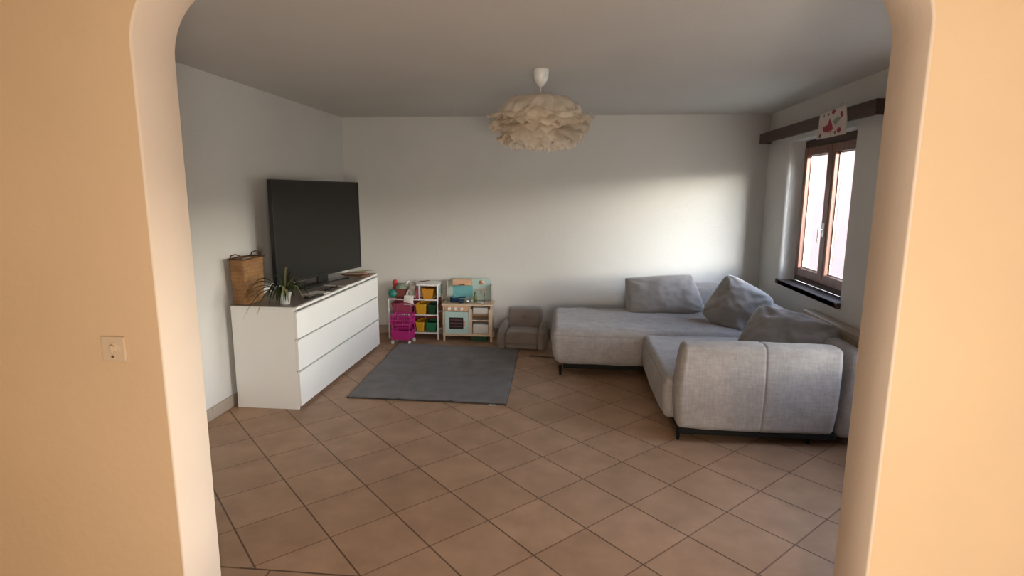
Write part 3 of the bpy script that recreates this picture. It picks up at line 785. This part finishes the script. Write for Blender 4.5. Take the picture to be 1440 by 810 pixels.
def emblem(b):
    tube(b, [(.018*math.cos(a)*1.3, 0, .010*math.sin(a)*1.1) for a in [2*PI*k/20 for k in range(21)]], .0022, 6)
    tube(b, [(-.012, 0, 0), (0, 0, .003), (.012, 0, 0)], .0018, 6)
bm = B(); emblem(bm); e = obj('badge', bm, M['wickerdk'], ch, True, 'small dark oval stitched badge', loc=(.0, .100, .285), rot=(R(-14), 0, 0))

# ------------------------------------------------------------------ play kitchen
KX, KY = -1.06, 5.985
kt = thing('play_kitchen', 'wooden toy kitchen with mint oven door and tall back panel', 'toy kitchen', (KX, KY, 0), R(2))
def Q(name, fn, m, label=None, parent=None, smooth=False):
    bm = B(); fn(bm); return obj(name, bm, m, parent or kt, smooth, label)
hx, yf, yb = .268, -.085, .15
def kbody(b):
    for sx in (-1, 1):
        box(b, *sorted((sx*hx, sx*(hx-.022))), yf, yf+.022, .0, .395, .002)      # front legs
        box(b, *sorted((sx*hx, sx*(hx-.022))), yb-.022, yb, .0, .395, .002)
        box(b, *sorted((sx*(hx-.004), sx*(hx-.016))), yf+.022, yb-.022, .07, .394)
    box(b, .012, .034, yf, yb-.03, .072, .395, .002)
    box(b, -hx+.022, hx-.022, yf, yf+.018, .06, .085, .002)
    box(b, -hx+.022, hx-.022, yf+.018, yb-.02, .072, .084)
    box(b, -hx+.022, hx-.022, yb-.022, yb-.012, .085, .394)
    box(b, .034, hx-.022, yf+.004, yb-.022, .228, .240)
    box(b, .034, .052, yf+.001, yf+.013, .085, .36, .002); box(b, hx-.040, hx-.022, yf+.001, yf+.013, .085, .36, .002)
Q('carcass', kbody, M['beech'])
Q('worktop', lambda b: box(b, -hx-.012, hx+.012, yf-.018, yb, .3955, .418, .004), M['beech'])
ov = Q('oven_door', lambda b: [box(b, -hx+.024, -hx+.07, yf-.008, yf+.006, .088, .330, .002), box(b, -.045, .010, yf-.008, yf+.006, .088, .330, .002), box(b, -hx+.07, -.045, yf-.008, yf+.006, .088, .138), box(b, -hx+.07, -.045, yf-.008, yf+.006, .268, .330)], M['mint'])
Q('oven_window', lambda b: box(b, -hx+.068, -.043, yf-.003, yf+.001, .136, .270), M['oven'], 'dark oven window', ov)
Q('oven_rack', lambda b: [box(b, -hx+.08, -.055, yf-.0045, yf-.0032, z, z+.008) for z in (.165, .2, .235)], M['ovenred'], 'dull red rack lines', ov)
Q('oven_handle', lambda b: box(b, -.034, -.022, yf-.022, yf-.009, .17, .23, .003), M['peach'], None, ov)
Q('control_panel', lambda b: box(b, -hx+.024, .010, yf-.006, yf+.006, .335, .394, .002), M['peach'], 'pinkish control strip')
for x in (-.195, -.125, -.06):
    Q('knob', lambda b, x=x: cyl(b, (x, yf-.006, .366), (x, yf-.026, .366), .017, .015, 16), M['whitem'], 'white control knob')
for z0, z1 in ((.31, .375), (.09, .19)):
    Q('drawer_bin', lambda b, z0=z0, z1=z1: (box(b, .058, hx-.044, yf+.012, yb-.05, z0, z1-.0, .004)), M['plush'], 'cream storage insert')
def bpanel(b):
    # rounded-shoulder panel
    r_ = .04; pts = []
    W_, zt = .235, .665
    pts = [(-W_, .4185)]+[(-W_+r_+r_*math.cos(PI-a), zt-r_+r_*math.sin(PI-a)) for a in [PI/2*k/6 for k in range(7)]]+[(W_-r_+r_*math.cos(PI/2-a), zt-r_+r_*math.sin(PI/2-a)) for a in [PI/2*k/6 for k in range(7)]]+[(W_, .4185)]
    f = [b.verts.new((x, yb-.012, z)) for x, z in pts]; g_ = [b.verts.new((x, yb, z)) for x, z in pts]
    b.faces.new(f); b.faces.new(g_[::-1])
    for k in range(len(f)): b.faces.new((f[k], g_[k], g_[(k+1) % len(f)], f[(k+1) % len(f)]))
    bmesh.ops.recalc_face_normals(b, faces=b.faces)
bp_ = Q('back_panel', bpanel, M['mint'])
Q('side_wing', lambda b: box(b, -.248, -.236, yb-.10, yb, .4185, .64, .003), M['skirt'], 'grey side wing')
Q('side_wing', lambda b: box(b, .236, .248, yb-.08, yb, .4185, .60, .003), M['skirt'], 'grey side wing')
Q('splashback', lambda b: box(b, -.19, .03, yb-.0155, yb-.0122, .45, .585), M['teal'], 'teal splashback', bp_)
mw_ = Q('toy_microwave', lambda b: box(b, -.185, .025, yb-.075, yb-.0125, .592, .662, .004), M['peach'], 'peach toy microwave')
Q('microwave_handle', lambda b: box(b, -.11, -.05, yb-.083, yb-.0755, .598, .610, .002), M['mag2'], None, mw_)
Q('clock_dial', lambda b: (cyl(b, (.13, yb-.0122, .62), (.13, yb-.016, .62), .028, n=20)), M['beech'], 'round toy clock', bp_, True)
Q('clock_hand', lambda b: (box(b, .108, .152, yb-.018, yb-.0162, .617, .623, rot=(0, R(40), 0)), box(b, .12, .14, yb-.018, yb-.0162, .614, .620, rot=(0, R(-45), 0))), M['red'], 'red clock hands', bp_)
Q('wall_rail', lambda b: box(b, .06, .20, yb-.03, yb-.0125, .535, .545, .002), M['beech'], None, bp_)
Q('tap', lambda b: tube(b, [(.17, yb-.05, .4185), (.17, yb-.05, .50), (.165, yb-.06, .53), (.14, yb-.075, .535), (.125, yb-.08, .515)], .009, 8), M['skirt'], 'grey toy tap', None, True)
Q('sink', lambda b: lathe(b, [(.0, .4188), (.042, .4188), (.058, .422), (.062, .424), (.060, .4185)], c=(.12, .02, 0), n=24), M['steel'], 'shallow metal toy sink', None, True)
# things left on the worktop
def Wd(lx, ly): # kitchen local to world
    a = R(2); return (KX+lx*math.cos(a)-ly*math.sin(a), KY+lx*math.sin(a)+ly*math.cos(a))
def loose(name, label, cat, lx, ly, z, fn, m, smooth=True, rz=0):
    x, y = Wd(lx, ly); bm = B(); fn(bm); o = obj(name, bm, m, None, smooth, loc=(x, y, z), rot=(0, 0, rz)); tag(o, label, cat); return o
p_ = loose('toy_saucepan', 'navy toy saucepan on the play kitchen worktop', 'toy pan', -.155, .03, .4187, lambda b: lathe(b, [(0, 0), (.045, 0), (.05, .006), (.052, .052), (.055, .055), (.049, .053), (.047, .008), (0, .006)], n=24), M['navy'])
bm = B(); tube(bm, [(.05, 0, .045), (.09, -.01, .05), (.13, -.015, .052)], .006, 8); obj('pan_handle', bm, M['navy'], p_, True)
bm = B(); lathe(bm, [(.052, .056), (.03, .066), (.01, .07), (.010, .078), (0, .08)], n=20); obj('pan_lid', bm, M['teal'], p_, True, 'teal lid')
loose('toy_bowl', 'dark blue toy bowl beside the navy saucepan', 'toy bowl', -.075, -.03, .4187, lambda b: lathe(b, [(0, 0), (.022, 0), (.038, .02), (.044, .032), (.040, .030), (.03, .012), (0, .006)], n=20), M['navy'])
loose('toy_cup', 'small shiny metal toy cup on the play kitchen worktop', 'toy cup', -.01, -.035, .4187, lambda b: lathe(b, [(0, 0), (.018, 0), (.022, .04), (.020, .04), (.016, .004), (0, .003)], n=18), M['steel'])
loose('toy_bottle', 'olive green toy bottle by the toy sink', 'toy bottle', .065, .085, .4187, lambda b: lathe(b, [(0, 0), (.020, 0), (.022, .05), (.012, .07), (.009, .09), (.011, .098), (0, .1)], n=16), M['olive'])
loose('toy_vegetable', 'pale green toy vegetable beside the toy sink', 'toy food', .035, .0, .4187, lambda b: lathe(b, [(0, 0), (.014, .004), (.020, .016), (.014, .03), (0, .034)], n=14), M['sage'])
loose('toy_crate', 'dark toy crate on the floor under the play kitchen', 'toy crate', .12, -.02, .0001, lambda b: box(b, -.09, .09, -.05, .05, 0, .055, .004), M['dgreen'], False)

# ------------------------------------------------------------------ storage rack with bins
RX0, RX1, RY0, RY1 = -1.95, -1.385, 5.93, 6.17
rk = thing('storage_rack', 'white metal storage rack in the corner behind the chest', 'storage rack', ((RX0+RX1)/2, (RY0+RY1)/2, 0))
def rl(n, fn, m, label=None):
    bm = B(); fn(bm); bmesh.ops.translate(bm, vec=(-(RX0+RX1)/2, -(RY0+RY1)/2, 0), verts=bm.verts); return obj(n, bm, m, rk, label=label)
XM = -1.60
for (x, y, hp) in ((RX0, RY0, .452), (RX0, RY1-.014, .452), (RX1-.014, RY0, .60), (RX1-.014, RY1-.014, .60)):
    rl('post', lambda b: box(b, x, x+.014, y, y+.014, 0, hp, .003), M['whitem'])
for y in (RY0, RY1-.014): rl('post', lambda b: box(b, XM, XM+.012, y, y+.012, .4515, .60, .002), M['whitem'], 'short upper post')
SH = (.075, .275, .445)
for z in SH:
    def shf(b, z=z):
        box(b, RX0+.014, RX1-.014, RY0, RY0+.010, z-.006, z+.006, .002); box(b, RX0+.014, RX1-.014, RY1-.010, RY1, z-.006, z+.006, .002)
        for k in range(12):
            xx = RX0+.03+k*(RX1-RX0-.06)/11; cyl(b, (xx, RY0+.008, z), (xx, RY1-.008, z), .0025, n=6)
    rl('wire_shelf', shf, M['whitem'])
rl('top_board', lambda b: box(b, XM-.02, RX1+.004, RY0-.01, RY1, .600, .622, .003), M['white'])
rl('rear_panel', lambda b: (box(b, XM+.015, RX1-.015, RY1-.004, RY1-.001, .07, .598), box(b, RX0+.015, XM-.001, RY1-.004, RY1-.001, .07, .44)), M['maroon'], 'dark maroon rear panel')
rl('side_panel', lambda b: box(b, RX1-.010, RX1-.004, RY0+.016, RY1-.016, .47, .598), M['mint'], 'pale mint side panel')
def crate_bm(wx, dy, h_, t=.004, flare=1.1):
    bm = B(); rings = []
    for (z, o, s) in ((0, 0, 1), (h_, 0, flare), (h_, .006, flare), (h_-.008, .006, flare), (h_-.006, -.004, flare), (.005, -.004, 1)):
        a, c_ = wx/2*s+o, dy/2*(1+(s-1)*.6)+o; rr = .012; ring = []
        for cx, cy, st in ((a-rr, c_-rr, 0), (-a+rr, c_-rr, 1), (-a+rr, -c_+rr, 2), (a-rr, -c_+rr, 3)):
            for k in range(4): an = PI/2*(st+k/3); ring.append(bm.verts.new((cx+rr*math.cos(an), cy+rr*math.sin(an), z)))
        rings.append(ring)
    order = [rings[0], rings[3], rings[2], rings[1], rings[4], rings[5]]
    order = [rings[0], rings[3], rings[2], rings[1], rings[4], rings[5]]
    for a, b in zip(order, order[1:]):
        n = len(a)
        for k in range(n): bm.faces.new((a[k], a[(k+1) % n], b[(k+1) % n], b[k]))
    bm.faces.new(rings[0][::-1]); bm.faces.new(rings[5])
    bmesh.ops.recalc_face_normals(bm, faces=bm.faces)
    return bm
bins = [('amber plastic bin tilted on the rack top row', 'orangepl', -1.505, .4525, .13, .115), ('dark plastic bin at the right end of the rack top row', 'mag2', -1.425-.0, .0, 0, 0),
        ('yellow plastic bin on the middle row of the rack', 'yellow', -1.585, .282, .125, .11), ('dark green plastic bin on the middle row of the rack', 'dgreen', -1.463, .282, .10, .105),
        ('yellow plastic bin on the bottom row of the rack', 'yellow', -1.60, .082, .10, .11), ('bright green plastic bin on the bottom row of the rack', 'green', -1.475, .082, .125, .105),
        ('rose plastic bin holding green things on the rack middle row', 'rose', -1.80, .282, .235, .115), ('magenta plastic bin on the bottom row of the rack', 'magenta', -1.80, .082, .23, .115)]
for l, m_, x, z, wx, h_ in bins:
    if not wx: continue
    o = obj('storage_bin', crate_bm(wx/1.1-.012, .19, h_), M[m_], None, False, loc=(x, 6.05, z+.0003)); tag(o, l, 'bin', 'plastic bins on the white rack')
bm = B(); softbox(bm, -.09, .09, -.07, .07, .0, .085, .03, .01, .02, [], .015, 12, 5)
o = obj('toy_bag', bm, M['dgreen'], None, True, loc=(-1.80, 6.05, .2885)); tag(o, 'dark green bag stuffed in the rose bin', 'bag')

# pink toy trolley in front of the rack
tr = thing('toy_trolley', 'magenta toy shopping trolley on white wheels in front of the rack', 'toy trolley', (-1.735, 5.772, 0), R(-4))
def Tt(n, fn, m, smooth=False, label=None):
    bm = B(); fn(bm); return obj(n, bm, m, tr, smooth, label)
def basketbars(b, z0, z1, hx_, hy_):
    box(b, -hx_, hx_, -hy_, hy_, z0, z0+.006, .002)
    for z in (z0+.012, (z0+z1)/2, z1):
        for s in (-1, 1):
            box(b, -hx_-.004, hx_+.004, s*hy_-.005, s*hy_+.005, z-.006, z+.006, .002); box(b, s*hx_-.005, s*hx_+.005, -hy_, hy_, z-.006, z+.006, .002)
    for k in range(9):
        x = -hx_+2*hx_*k/8
        for s in (-1, 1): box(b, x-.004, x+.004, s*hy_-.003, s*hy_+.003, z0, z1, .001, seg=1)
    for k in range(6):
        y = -hy_+2*hy_*k/5
        for s in (-1, 1): box(b, s*hx_-.003, s*hx_+.003, y-.004, y+.004, z0, z1, .001, seg=1)
Tt('upper_basket', lambda b: basketbars(b, .21, .315, .105, .085), M['magenta'])
Tt('lower_tray', lambda b: crate_into(b), M['magenta']) if False else obj('lower_tray', crate_bm(.19, .17, .10), M['magenta'], tr, loc=(0, 0, .052))
for (sx, sy) in ((-1, -1), (1, -1), (-1, 1), (1, 1)):
    Tt('upright', lambda b: tube(b, [(sx*.095, sy*.075, .04), (sx*.10, sy*.08, .21), (sx*.10, sy*.08, .30)], .006, 8), M['magenta'], True)
    Tt('wheel', lambda b: (cyl(b, (sx*.095-.009, sy*.07, .022), (sx*.095+.009, sy*.07, .022), .0215, n=20)), M['plush'], False, 'off-white wheel')
Tt('push_handle', lambda b: tube(b, [(-.10, .085, .30), (-.10, .11, .40), (0, .115, .415), (.10, .11, .40), (.10, .085, .30)], .007, 8), M['rose'], True, 'rose push handle')

# toys heaped on the top rows of the rack
def toy(name, label, cat, loc, fn, m, smooth=True, rot=(0, 0, 0)):
    bm = B(); fn(bm); o = obj(name, bm, m, None, smooth, loc=loc, rot=rot); tag(o, label, cat, 'toys heaped on the rack'); return o
ZT = .4525
toy('toy_ball', 'dark teal ball on the rack beside the chest', 'ball', (-1.905, 5.975, ZT+.0495), lambda b: bmesh.ops.create_uvsphere(b, u_segments=24, v_segments=16, radius=.048), M['tealball'])
toy('toy_box', 'maroon box between the teal ball and the pale soft toy', 'box', (-1.815, 6.02, ZT), lambda b: (box(b, -.05, .05, -.04, .04, 0, .085, .003), box(b, -.053, .053, -.043, .043, .085, .10, .003)), M['maroon'], False)
toy('toy_figure', 'red and pink cloth figure standing behind the teal ball', 'toy figure', (-1.915, 6.11, ZT), lambda b: lathe(b, [(0, 0), (.032, .004), (.038, .06), (.026, .105), (.018, .115), (.030, .135), (.032, .155), (.02, .178), (0, .184)], n=20), M['red'])
toy('soft_cap', 'grey-green knitted cap lying on the maroon box', 'cap', (-1.815, 6.02, ZT+.1003), lambda b: lathe(b, [(.0, 0), (.062, 0), (.066, .012), (.06, .03), (.035, .048), (0, .054)], n=24), M['sage'])
pr = thing('plush_rabbit', 'pale grey plush animal with long ears sprawled on the rack', 'soft toy', (-1.70, 6.04, ZT+.0003), R(8)); pr['group'] = 'toys heaped on the rack'
def Pp(n, fn, m=M['plush']):
    bm = B(); fn(bm); bmesh.ops.scale(bm, vec=(1.08, 1.08, 1.2), verts=bm.verts); return obj(n, bm, m, pr, True)
Pp('body', lambda b: lathe(b, [(0, 0), (.03, .004), (.045, .03), (.038, .06), (.026, .078), (.030, .09), (.034, .105), (.026, .128), (0, .136)], n=20))
for s in (-1, 1):
    Pp('ear', lambda b: tube(b, [(s*.015, 0, .125), (s*.03, -.01, .145), (s*.05, -.02, .14), (s*.062, -.025, .115)], [.006, .011, .012, .005], 8))
    Pp('arm', lambda b: tube(b, [(s*.028, -.01, .075), (s*.045, -.04, .05), (s*.05, -.06, .022)], [.010, .012, .011], 8))
    Pp('leg', lambda b: tube(b, [(s*.025, -.02, .018), (s*.035, -.06, .016), (s*.04, -.085, .016)], [.014, .015, .013], 8))
toy('doll_blanket', 'white crumpled doll blanket hanging over the front rail of the rack', 'blanket', (-1.70, 5.916, .44), lambda b: softbox(b, -.06, .045, -.012, .008, -.05, .055, .008, .003, .012, [], .012, 14, 8), M['print'])
toy('rag_doll', 'red rag doll leaning at the plush animal beside the amber bin', 'doll', (-1.632, 5.975, ZT), lambda b: (lathe(b, [(0, 0), (.020, .004), (.024, .05), (.013, .07), (.02, .085), (.018, .105), (0, .115)], n=16),), M['rose'])
toy('wooden_stick', 'brown wooden stick lying on the white rack board', 'stick', (-1.565, 6.05, .6223), lambda b: tube(b, [(-.05, 0, .006), (0, .0, .012), (.06, .01, .02)], .005, 8), M['mag2'])

# ------------------------------------------------------------------ light
wd_ = bpy.data.worlds.new('world'); bpy.context.scene.world = wd_; wd_.use_nodes = True
N, L = wd_.node_tree.nodes, wd_.node_tree.links; N.clear()
wo = N.new('ShaderNodeOutputWorld'); bg = N.new('ShaderNodeBackground'); L.new(bg.outputs[0], wo.inputs[0])
tc = N.new('ShaderNodeTexCoord'); sx = N.new('ShaderNodeSeparateXYZ'); L.new(tc.outputs['Generated'], sx.inputs[0])
rp_ = N.new('ShaderNodeValToRGB'); L.new(sx.outputs['Z'], rp_.inputs['Fac'])
e = rp_.color_ramp.elements; e[0].position = 0.0; e[0].color = (.07, .065, .05, 1); e[1].position = .02; e[1].color = (.09, .09, .075, 1)
for p0, c0 in ((.072, (.11, .12, .10, 1)), (.088, (1.0, .93, .80, 1)), (.16, (.84, .83, .77, 1)), (.28, (.19, .225, .28, 1)), (1.0, (.06, .09, .15, 1))):
    q = e.new(p0); q.color = c0
# hazy brightening of the low sky around the sun
dt = N.new('ShaderNodeVectorMath'); dt.operation = 'DOT_PRODUCT'; SD = Vector((.30, -1, .12)).normalized(); dt.inputs[1].default_value = SD
L.new(tc.outputs['Generated'], dt.inputs[0])
mr = N.new('ShaderNodeMapRange'); mr.inputs['From Min'].default_value = .6; mr.inputs['From Max'].default_value = 1; mr.inputs['To Min'].default_value = 1; mr.inputs['To Max'].default_value = 2.4; mr.interpolation_type = 'SMOOTHSTEP'
L.new(dt.outputs['Value'], mr.inputs['Value'])
ml = N.new('ShaderNodeMath'); ml.operation = 'MULTIPLY'; ml.inputs[1].default_value = 50.0; L.new(mr.outputs[0], ml.inputs[0])
L.new(rp_.outputs['Color'], bg.inputs['Color']); L.new(ml.outputs[0], bg.inputs['Strength'])
def portal(y0, y1, z0, z1):
    l = bpy.data.lights.new('window_portal', 'AREA'); l.shape = 'RECTANGLE'; l.size = z1-z0; l.size_y = y1-y0; l.cycles.is_portal = True
    o = bpy.data.objects.new('window_portal', l); C.objects.link(o); o.location = (XO+.01, (y0+y1)/2, (z0+z1)/2); o.rotation_euler = (0, R(90), 0)
portal(WY0, WY1, WZ0, WZ1); portal(DY0, DY1, DZ0, DZ1)
sn = bpy.data.lights.new('sun', 'SUN'); sn.energy = 1.5; sn.angle = R(6); sn.color = (1, .93, .82)
so = bpy.data.objects.new('sun', sn); C.objects.link(so); so.rotation_euler = Vector((-.16, 1, -.30)).to_track_quat('-Z', 'Y').to_euler()
hl = bpy.data.lights.new('hall_fill', 'AREA'); hl.shape = 'DISK'; hl.size = .9; hl.energy = 74; hl.color = (1, .87, .72)  # added warm fill for the hall side, a bare unseen disc without any fitting
ho = bpy.data.objects.new('hall_fill', hl); C.objects.link(ho); ho.location = (.62, -.90, 1.05); ho.rotation_euler = Vector((-.15, 1, -.05)).to_track_quat('-Z', 'Y').to_euler()

v = bpy.context.scene.view_settings; v.view_transform = 'Standard'; v.look = 'None'; v.gamma = 1; v.exposure = 0; v.use_curve_mapping = False
